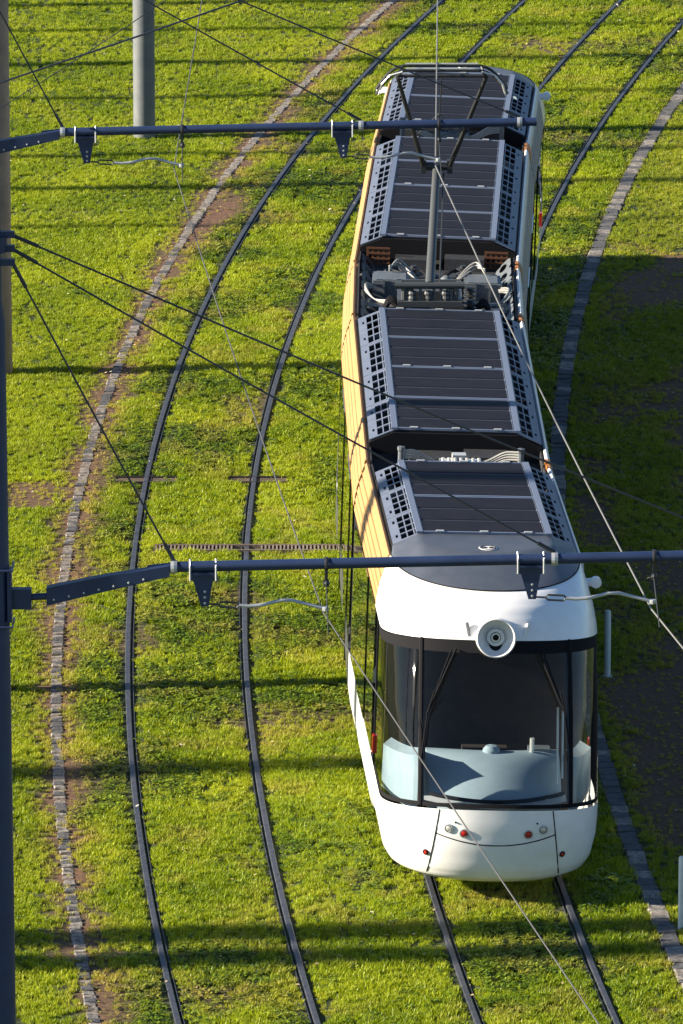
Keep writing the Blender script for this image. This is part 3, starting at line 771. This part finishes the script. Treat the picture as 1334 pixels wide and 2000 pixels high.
# roof equipment on the joint behind the front cab
def cable(mb, pts, r=.018, seg=8):
    pts = [Vector(p) for p in pts]; out = []
    for i in range(len(pts) - 1):
        p0 = pts[max(i - 1, 0)]; p1 = pts[i]; p2 = pts[i + 1]; p3 = pts[min(i + 2, len(pts) - 1)]
        for k_ in range(seg):
            t = k_ / seg
            out.append(.5 * ((2 * p1) + (p2 - p0) * t + (2 * p0 - 5 * p1 + 4 * p2 - p3) * t * t + (3 * p1 - p0 - 3 * p2 + p3) * t ** 3))
    mb.tube(out + [pts[-1]], r, 6)
for body, y_ in ((c1, 6.75), (c5, 6.95)):
    for s in (-1, 1):
        m = MB(); m.tube([(s * .70, y_, 3.07), (s * .70, y_, 3.50)], .035, 10); m.lathe([(0, .04), (.045, .03), (.045, -.01), (.03, -.03)], (s * .70, y_, 3.52), (0, 0, 1), 10); m.build('cable_post', M['equip'], body)
        m = MB()
        for q in range(4): cable(m, [(s * .70, y_, 3.50 - .03 * q), (s * .52, y_ + .08, 3.48 - .03 * q), (s * .30, y_ + .12, 3.36 - .02 * q), (s * .08, y_ + .10, 3.34)], .014)
        m.build('cable_loom', M['cable'], body)
    m = MB(); m.bbox((-.24, y_ - .12, 3.07), (.24, y_ + .16, 3.38)); m.bbox((-.10, y_ - .05, 3.38), (.06, y_ + .1, 3.47))
    for q in range(7): m.tube([(-.21 + .07 * q, y_ - .10, 3.38), (-.21 + .07 * q, y_ - .04, 3.43)], .022, 6)
    m.build('junction_box', M['light_metal'] if body is c1 else M['equip'], body)
    m = MB(); m.bbox((-.72, 6.42, 3.30), (.72, 6.52, 3.44)) if body is c1 else m.bbox((-.7, 6.72, 3.20), (.7, 6.80, 3.35))
    m.build('cable_tray', M['equip_dark'], body)
# shroud end boxes and dark wells on cars 2 and 4
for body, ya, yb in ((c2, .30, .72), (c4, .30, .60), (c4, 7.14, 7.45), (c2, 7.18, 7.45)):
    m = MB(); m.bbox((-.55, ya, 3.07), (-.05, yb, 3.22)); m.bbox((.1, ya, 3.07), (.62, yb, 3.25)); m.build('equipment_box', M['equip_dark'], body)
for body, ys_ in ((c2, 7.25), (c4, .48)):
    for s in (-1, 1):                                   # orange grilles at the shroud ends facing the pantograph
        gm = MB()
        for i in range(5):
            gm.bbox((s * .62 + s * .07 * i, ys_ - .01, 3.09), (s * .62 + s * (.07 * i + .03), ys_ + .01, 3.33))
        for i in range(4): gm.bbox((s * .62, ys_ - .02, 3.10 + .07 * i), (s * .93, ys_ - .011, 3.125 + .07 * i))
        gm.build('orange_grille', M['grille'], body)
# pantograph car roof: inner plates with round holes, boxes, fan, insulators, cables
for s in (-1, 1):
    m = MB(); n = 7; y0, y1 = -.32, 3.45; rows_ = []
    for i in range(n):
        cy = y0 + (y1 - y0) * (i + .5) / n; hw_ = (y1 - y0) / n / 2; ring = []; outr = []
        for k_ in range(16):
            a = 2 * math.pi * k_ / 16 + .19635; cx_, sy_ = math.cos(a), math.sin(a); q = max(abs(cx_), abs(sy_))
            ring.append((s * (.97 + 0), cy + .17 * cx_, 3.20 + .055 * sy_)); outr.append((s * .97, cy + hw_ * cx_ / q, 3.20 + .10 * sy_ / q))
        m.add(ring + outr, [(k_, (k_ + 1) % 16, 16 + (k_ + 1) % 16, 16 + k_) for k_ in range(16)])
    # the plate is laid back so that the holes show from above
    m.v = [(v[0] - s * (3.30 - v[2]) * .9, v[1], v[2]) for v in m.v]
    m.v += [(v[0] - s * .006, v[1], v[2] - .012) for v in m.v]
    nv = len(m.v) // 2; nf = len(m.f); m.f += [tuple(i + nv for i in f_[::-1]) for f_ in m.f]; m.mi += [0] * nf
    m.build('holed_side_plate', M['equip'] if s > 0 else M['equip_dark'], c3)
def eqbox(x0, x1, y0, y1, z1, mt='equip'):
    m = MB(); m.bbox((x0, y0, 3.071), (x1, y1, z1)); m.bbox((x0 - .012, y0 - .012, z1 - .05), (x1 + .012, y1 + .012, z1 - .03)); m.bbox((x0 + .04, y0 + .03, z1), (x1 - .04, y1 - .03, z1 + .015))
    for q in (.3, .7): m.bbox((lerp(x0, x1, q) - .012, y0 - .02, 3.1), (lerp(x0, x1, q) + .012, y0 - .001, z1 + .02))
    m.build('equipment_box', M[mt], c3)
eqbox(-.82, -.36, 1.45, 2.0, 3.36); eqbox(.36, .82, 1.45, 2.0, 3.36); eqbox(-.30, .30, 2.5, 2.8, 3.18, 'equip_dark')
eqbox(-.9, -.5, .55, 1.1, 3.2, 'equip_dark'); eqbox(.5, .9, .55, 1.1, 3.2, 'equip_dark')
m = MB(); m.lathe([(.27, 0), (.27, .10), (.24, .12), (.23, .07), (.06, .07), (.05, .10), (0, .10)], (-.42, 2.75, 3.10), (0, 0, 1), 28)
for k_ in range(10):
    a = k_ * math.pi / 5; m.tube([(-.42 + .05 * math.cos(a), 2.75 + .05 * math.sin(a), 3.19), (-.42 + .24 * math.cos(a), 2.75 + .24 * math.sin(a), 3.20)], .010, 5)
m.build('cooling_fan', M['equip_dark'], c3)
m = MB(); m.lathe([(.09, 0), (.09, .28), (.075, .33), (.04, .36), (0, .37)], (.12, 1.55, 3.07), (0, 0, 1), 18); m.build('pressure_cylinder', M['equip'], c3, True)
def insul(x_, y_, z0=3.07, h_=.34):
    pr = [(.035, 0)]
    for i in range(5): b = .03 + i * h_ * .18; pr += [(.04, b), (.085, b + .015), (.085, b + .025), (.04, b + .04)]
    pr += [(.04, h_), (0, h_)]
    m = MB(); m.lathe(pr, (x_, y_, z0), (0, 0, 1), 16); m.build('insulator', M['panto'], c3, True)
for x_, y_ in ((-.42, .30), (.42, .30), (-.42, 1.0), (.42, 1.0), (-.30, 2.2), (.34, 2.3)): insul(x_, y_)
m = MB()
for s in (-1, 1):
    for q in range(3):
        cable(m, [(s * .62, 1.9, 3.40 + .03 * q), (s * .50, 2.1, 3.50 - .04 * q), (s * .30, 2.0 - .1 * q, 3.34), (s * .18, 1.7, 3.20), (s * .1, 1.3, 3.22)], .013)
        cable(m, [(s * .80, 1.5 - .1 * q, 3.3), (s * .92, 1.2, 3.36 - .03 * q), (s * .80, .9, 3.24), (s * .55, .7, 3.22 + .03 * q)], .013)
m.build('cable_loom', M['cable'], c3)
m = MB()
for s in (-1, 1):
    for q in range(4):
        cable(m, [(s * .45, 2.9, 3.14 + .03 * q), (s * .2, 2.6, 3.26), (s * .05, 2.3 - .1 * q, 3.18), (s * .28, 1.9, 3.15)], .02)
        cable(m, [(s * .42, .2 + .1 * q, 3.20), (s * .60, .3 + .1 * q, 3.34), (s * .70, .2 + .1 * q, 3.12)], .026)
m.build('hose', M['black'], c3)
m = MB()
for s in (-1, 1): m.bbox((s * .88 - .02, .0, 3.1), (s * .88 + .02, 3.1, 3.16))
for q in (.45, 1.25, 2.15, 2.95): m.bbox((-.86, q - .015, 3.08), (.86, q + .015, 3.13))
m.build('roof_rack', M['equip_dark'], c3)

# pantograph (in the frame of the pantograph car)
Minv = (Matrix.Translation(mid) @ c3.matrix_local).inverted()
def L3(x_, y_, z_): return Minv @ Vector((x_, y_, z_))
base0 = L3(1.22, 94.95, 3.62); knee = L3(1.23, 97.35, 4.70); head = L3(1.27, 95.45, 6.36)
pb = MB(); fb = base0
for s in (-1, 1):
    pb.bbox((s * .38 - .03, fb.y - .05, 3.42), (s * .38 + .03, fb.y + 1.15, 3.48))
    pb.tube([(s * .33, fb.y, 3.44), (s * .33, fb.y, 3.66)], .035, 8)
pb.bbox((-.41, fb.y - .10, 3.40), (.41, fb.y - .04, 3.47)); pb.bbox((-.41, fb.y + 1.10, 3.42), (.41, fb.y + 1.16, 3.48))
pb.tube([(-.44, fb.y, 3.66), (.44, fb.y, 3.66)], .048, 12); pb.bbox((-.20, fb.y + .1, 3.42), (.18, fb.y + .55, 3.56))
for q in (-.25, -.12, .05, .14, .26): pb.tube([(q, fb.y - .03, 3.46), (q, fb.y + .02, 3.64)], .022, 6)
for q in (-.22, -.02, .20): pb.lathe([(.045, 0), (.055, .03), (.045, .06), (.055, .09), (.045, .12)], (q, fb.y - .02, 3.47), (0, 0, 1), 10)
pan = pb.build('pantograph', M['pantogrey']); pan.parent = tram; pan.matrix_local = c3.matrix_local.copy()
m = MB(); m.tube([(0, fb.y, 3.66), knee], [.062, .05], 14); m.build('lower_arm', M['pantogrey'], pan, True)
m = MB(); m.tube([knee + Vector((-.20, 0, 0)), knee + Vector((.20, 0, 0))], .055, 10)
for s in (-1, 1): m.box(knee + Vector((s * .17, 0, 0)), (.035, .06, .085))
m.build('knee_joint', M['panto'], pan)
m = MB()
for s in (-1, 1): m.tube([knee + Vector((s * .17, 0, 0)), head + Vector((s * .56, .02, -.12))], [.036, .026], 8)
a = knee.lerp(head, .42); m.tube([a + Vector((-.34, 0, -.05)), a + Vector((.34, 0, -.05))], .012, 5)
m.tube([knee.lerp(head, .30) + Vector((-.30, 0, 0)), knee.lerp(head, .55) + Vector((.0, 0, 0)), knee.lerp(head, .30) + Vector((.30, 0, 0))], .009, 5)
m.build('upper_arm', M['panto'], pan)
m = MB(); m.tube([(0.12, fb.y + .3, 3.50), knee + Vector((.09, -.05, -.08))], .012, 5); m.tube([knee + Vector((0, .05, 0)), head + Vector((0, .05, -.1))], .008, 5); m.build('control_rod', M['panto'], pan)
m = MB()
for dy in (-.16, .16):
    pts = []
    for i in range(25):
        t = -1 + i / 12; X = t * .83; zz = 0 if abs(t) < .55 else -.30 * ((abs(t) - .55) / .45) ** 2.1
        pts.append(head + Vector((X, dy, zz)))
    m.tube(pts, .020, 6)
m.tube([head + Vector((-.56, 0, -.10)), head + Vector((.56, 0, -.10))], .022, 6)
for s in (-1, 1):
    m.tube([head + Vector((s * .50, -.16, -.01)), head + Vector((s * .56, 0, -.10)), head + Vector((s * .50, .16, -.01))], .018, 6)
m.build('contact_head', M['panto'], pan)
m = MB()
for dy in (-.16, .16): m.bbox(head + Vector((-.46, dy - .018, .018)), head + Vector((.46, dy + .018, .032)))
for s in (-1, 1):
    m.tube([head + Vector((s * .50, -.30, .01)), head + Vector((s * .66, -.28, -.04)), head + Vector((s * .76, -.24, -.16)), head + Vector((s * .80, -.22, -.30))], .013, 6)
m.build('carbon_strip', M['light_metal'], pan)

# ------------------------------------------------------------------ overhead line
def mast_tree(x_, y_, label, H_=10.45, r0=.165, r1=.12):
    """mast with its side arm; local origin at the mast foot"""
    t = empty('catenary_mast', (x_, y_, 0)); tag(t, label, 'mast', 'blue catenary masts with side arms')
    m = MB(); m.lathe([(r0, 0), (lerp(r0, r1, .88), H_ * .88), (r1 * .80, H_ * .9), (r1 * .76, H_), (0, H_ + .02)], (0, 0, 0), (0, 0, 1), 20); m.build('pole', M['mast'], t, True)
    m = MB(); m.lathe([(r1 + .03, 9.85), (r1 + .03, 10.0)], (0, 0, 0), (0, 0, 1), 16)
    for q in (0, 1, 2): m.bbox((.08, -.03, 9.98 - q * .13), (.22, .03, 10.04 - q * .13))
    m.build('tie_collar', M['mast'], t)
    za = 6.84
    m = MB(); m.bbox((.12, -.11, 6.36), (.16, .11, 6.84)); m.bbox((.16, -.05, 6.47), (.34, .05, 6.66)); m.tube([(.33, 0, 6.575), (.50, 0, 6.585)], .032, 10)
    for q in (6.33, 6.87): m.tube([(-.17, -.17, q), (.17, -.17, q), (.17, .17, q)], .012, 5)
    m.build('mast_bracket', M['mast'], t)
    m = MB(); A = Vector((.48, 0, 6.59)); B = Vector((1.52, 0, 6.83))
    vs = []
    for p, hh in ((A, .085), (A + (B - A) * .45, .075), (B + Vector((.1, 0, .005)), .05)):
        for sy in (-1, 1):
            for sz in (-1, 1): vs.append(p + Vector((0, sy * .055, sz * hh)))
    m.add(vs, [(0, 1, 3, 2), (0, 4, 5, 1), (2, 3, 7, 6), (1, 5, 7, 3), (0, 2, 6, 4), (4, 8, 9, 5), (6, 7, 11, 10), (5, 9, 11, 7), (4, 6, 10, 8), (8, 10, 11, 9)])
    m.build('arm_bracket', M['mast'], t)
    m = MB()
    for q in range(7):
        p = A.lerp(B, (q + .5) / 7.5); m.lathe([(.012, 0), (.009, .008), (0, .01)], p + Vector((0, -.055, -.04)), (0, -1, 0), 8)
    m.build('rivet_row', M['galv'], t)
    m = MB(); m.tube([(1.42, 0, 6.83), (1.7, 0, 6.865), (7.25, 0, 6.99)], .050, 14); m.build('cross_arm', M['mast'], t, True)
    zat = lambda q: 6.865 + (q - 1.7) / 5.55 * .125
    def wire_tie(x1, q):
        m = MB(); p0 = Vector((.2, 0, 10.0 - .13 * q)); p1 = Vector((x1, 0, zat(x1) + .06)); dd = (p1 - p0)
        n_ = 10; pts = [p0.lerp(p1, i / n_) + Vector((0, 0, -.012 * dd.length * math.sin(math.pi * i / n_) * .3)) for i in range(n_ + 1)]
        m.tube(pts, .010, 6); w_ = m.build('tie_wire', M['wire'], t)
        u = dd.normalized(); m = MB(); m.tube([p0, p0 + u * .26], .018, 8); m.tube([p1 - u * .18, p1], .019, 8); m.build('wire_fitting', M['wire'], w_)
        m = MB(); m.lathe([(.062, -.03), (.066, 0), (.062, .03)], (x1, 0, zat(x1)), (1, 0, 0), 14); m.build('clamp_ring', M['galv'], t)
    wire_tie(1.66, 2); wire_tie(5.18, 1); wire_tie(7.05, 0)
    for xc in (1.93, 4.96):                          # drop bracket, turnbuckle and curved registration arm
        z_ = zat(xc); m = MB()
        m.add([(xc - .13, -.012, z_ - .05), (xc + .13, -.012, z_ - .05), (xc + .13, -.012, z_ - .13), (xc + .09, -.012, z_ - .14), (xc + .05, -.012, z_ - .38), (xc - .02, -.012, z_ - .38), (xc - .09, -.012, z_ - .14), (xc - .13, -.012, z_ - .13)] +
              [(xc - .13, .012, z_ - .05), (xc + .13, .012, z_ - .05), (xc + .13, .012, z_ - .13), (xc + .09, .012, z_ - .14), (xc + .05, .012, z_ - .38), (xc - .02, .012, z_ - .38), (xc - .09, .012, z_ - .14), (xc - .13, .012, z_ - .13)],
              [tuple(range(8)), tuple(range(15, 7, -1))] + [(i, 8 + i, 8 + (i + 1) % 8, (i + 1) % 8) for i in range(8)])
        m.bbox((xc - .13, -.05, z_ - .075), (xc + .13, .05, z_ - .051)); dbk = m.build('drop_bracket', M['mast'], t)
        m = MB()
        for s in (-1, 1): m.tube([(xc + s * .12, -.07, z_ - .12), (xc + s * .12, -.062, z_ + .0), (xc + s * .12, 0, z_ + .066), (xc + s * .12, .062, z_), (xc + s * .12, .07, z_ - .12)], .010, 6)
        for q in range(3): m.lathe([(.013, 0), (0, .004)], (xc + .015, -.0125, z_ - .24 - .055 * q), (0, -1, 0), 8)
        m.build('clamp', M['galv'], dbk)
        zr = z_ - .36; m = MB()
        m.tube([(xc + .02, 0, zr), (xc + .14, 0, zr - .005)], .009, 6)
        for s in (-1, 1): m.tube([(xc + .14, 0, zr - .005), (xc + .16, 0, zr - .005 + s * .024), (xc + .31, 0, zr - .012 + s * .024), (xc + .33, 0, zr - .012)], .010, 6)
        m.build('turnbuckle', M['wire'], t)
        m = MB(); m.tube([(xc + .33, 0, zr - .012), (xc + .42, 0, zr - .02), (xc + .55, 0, zr - .01), (xc + .72, 0, zr + .035), (xc + .82, 0, zr + .035), (xc + 1.13, 0, zr - .045)], .017, 8)
        m.lathe([(.03, -.02), (.034, .0), (.03, .02), (0, .02)], (xc + 1.13, 0, zr - .045), (0, 0, 1), 8); m.build('registration_arm', M['galv'], t, True)
        m = MB(); q = xc + 1.14; m.lathe([(.062, -.02), (.066, 0), (.062, .02)], (q, 0, zat(q)), (1, 0, 0), 14); m.tube([(q, 0, zat(q) - .05), (q, 0, zat(q) - .17)], .016, 6)
        m.lathe([(.02, 0), (.035, .03), (.02, .07)], (q, 0, zat(q) - .22), (0, 0, 1), 8)
        for s in (-1, 1): m.tube([(q, 0, zat(q) - .20), (q + s * -.02, s * .9, zat(q) - .44)], .006, 5)
        m.build('wire_hanger', M['wire'], t)
    return t
masts = [(-3.21, 68.7), (-4.95, 88.9)]
mast_tree(*masts[0], 'nearest dark blue mast at the left edge, arm crossing in front of the cab roof')
mast_tree(*masts[1], 'farther blue mast just off the left edge, arm over the rear half of the tram')
mast_tree(2.2, 38.0, 'mast with side arm close below the viewpoint')
WZ = 6.41
def wire_thing(pts, label, r=.009, mt='copper', name='contact_wire', cat='wire', group='contact wires over the tracks'):
    o0 = Vector(pts[0]); m = MB(); out = []
    for a_, b_ in zip(pts[:-1], pts[1:]):
        a_, b_ = Vector(a_), Vector(b_); n_ = 8
        out += [a_.lerp(b_, i / n_) + Vector((0, 0, -.10 * math.sin(math.pi * i / n_) if (b_ - a_).length > 6 else 0)) for i in range(n_)]
    out.append(Vector(pts[-1])); m.tube([p - o0 for p in out], r, 6)
    o = m.build(name, M[mt]); o.location = o0; tag(o, label, cat, group); return o
wire_thing([(5.4, 38, WZ), (-.17, 68.7, WZ + .02), (-1.98, 88.9, WZ + .02), (-1.60, 121.7, WZ + .02), (2.2, 150, WZ)], 'thin contact wire hanging over the empty left track and crossing in front of the cab', .0070, 'left_wire')
wire_thing([(8.4, 38, WZ), (2.87, 68.7, WZ + .05), (1.11, 88.9, WZ + .05), (1.58, 121.7, WZ + .02), (5.2, 150, WZ)], 'thin pale contact wire above the tram, touched by its pantograph', .0085)

# plain poles
q = P(282, 268); m = MB(); m.lathe([(.178, 0), (.172, 8), (.17, 10), (0, 10.01)], (0, 0, 0), (0, 0, 1), 24)
o = m.build('steel_pole', M['mast_grey'], None, True); o.location = (q.x, q.y, -.01); tag(o, 'thick weathered grey pole standing in the lawn near the top left', 'pole')
q = P(-3, 728); m = MB(); m.lathe([(.20, 0), (.195, 8), (.19, 10), (0, 10.01)], (0, 0, 0), (0, 0, 1), 24)
o = m.build('steel_pole', M['mast_brown'], None, True); o.location = (q.x, q.y, -.01); tag(o, 'brownish grey pole in the grass behind the blue mast at the left edge', 'pole')
# thin span wires at the upper left
for k_, (a_, b_, lab, r_) in enumerate((((-10, 150, 7.5), (520, -30, 7.5), 'thin dark span wire passing behind the two left poles', .012), ((-20, 210, 7.0), (260, 30, 7.4), 'faint thin wire low at the upper left corner', .006))):
    A = P(*a_) ; B = P(*b_); dd = (B - A)
    wire_thing([A - dd * 2.0, B + dd * 2.0] if k_ == 0 else [A - dd, B + dd], lab, r_, 'wire', 'span_wire', 'wire', 'span wires')
# bollards
for (px, py, h_, r_, lab) in ((1186, 1322, .83, .040, 'slim bollard in the tram shadow right of the cab'), (1330, 1815, .82, .034, 'slim sunlit bollard at the lower right edge')):
    q = P(px, py); t = empty('bollard', q); tag(t, lab, 'bollard', 'slim bollards right of the track')
    m = MB(); m.lathe([(r_, -.02), (r_, h_ - .02), (r_ * .8, h_), (0, h_ + .005)], (0, 0, 0), (0, 0, 1), 14); m.build('post', M['bollard'], t, True)
    m = MB(); m.lathe([(r_ * 1.5, -.01), (r_ * 1.5, .015), (r_, .018)], (0, 0, 0), (0, 0, 1), 14); m.build('foot_ring', M['galv'], t)

# ------------------------------------------------------------------ trees west of the lawn: their trunks throw the bands of shade
def tree(x_, y_, r_, label, seed, H_=21, lean=0.):
    rr = random.Random(seed); t = empty('plane_tree', (x_, y_, 0)); tag(t, label, 'tree', 'tall trees west of the lawn')
    m = MB(); pts = [(lean * i / 10 + rr.uniform(-.04, .04), rr.uniform(-.05, .05), H_ * i / 10) for i in range(11)]
    m.tube(pts, [r_ * (1.25 if i == 0 else 1 - .05 * i) for i in range(11)], 10)
    m.build('trunk', M['bark'], t, True)
    lm = MB(); lv = MB()
    for i in range(12):
        a = rr.uniform(0, 6.28); z0 = rr.uniform(14.5, H_ - .5); L_ = rr.uniform(1.2, 2.4)
        p0 = Vector((lean * z0 / H_, 0, z0)); p1 = p0 + Vector((math.cos(a) * L_, math.sin(a) * L_, rr.uniform(.5, 1.6)))
        lm.tube([p0, p0.lerp(p1, .5) + Vector((0, 0, -.1)), p1], [.08, .05, .02], 6)
        for k_ in range(45):
            c = p0.lerp(p1, rr.uniform(.4, 1.1)) + Vector((rr.gauss(0, .4), rr.gauss(0, .4), rr.gauss(0, .35))); s = rr.uniform(.05, .10)
            u = Vector((rr.gauss(0, 1), rr.gauss(0, 1), rr.gauss(0, 1))).normalized(); v = u.orthogonal().normalized()
            lv.add([c - u * s, c - v * s * .6, c + u * s, c + v * s * .6], [(0, 1, 2, 3)])
    lm.build('limbs', M['bark'], t); c = lv.build('crown', M['leaf'], t); c['kind'] = 'stuff'
ta = math.tan(SUN_AZ)
bands = [(12, .20), (64, .15), (128, .21), (196, .16), (308, .17), (372, .20), (446, .11), (1512, .36), (1838, .40), (1885, .40)]
names = ['farthest', 'second farthest', 'third farthest', 'fourth farthest', 'fifth farthest', 'sixth farthest', 'slender', 'thick middle', 'near thick', 'nearest']
for i, (py, r_) in enumerate(bands):
    p = P(100, py); X = -29 + (i % 3) * 1.5
    tree(X, p.y + (X - p.x) * ta, r_, names[i] + ' tall tree in the row left of the lawn, out of the sun side', 40 + i)

# ------------------------------------------------------------------ render
S.render.engine = 'CYCLES'
S.cycles.max_bounces = 8; S.cycles.transparent_max_bounces = 12; S.cycles.diffuse_bounces = 3
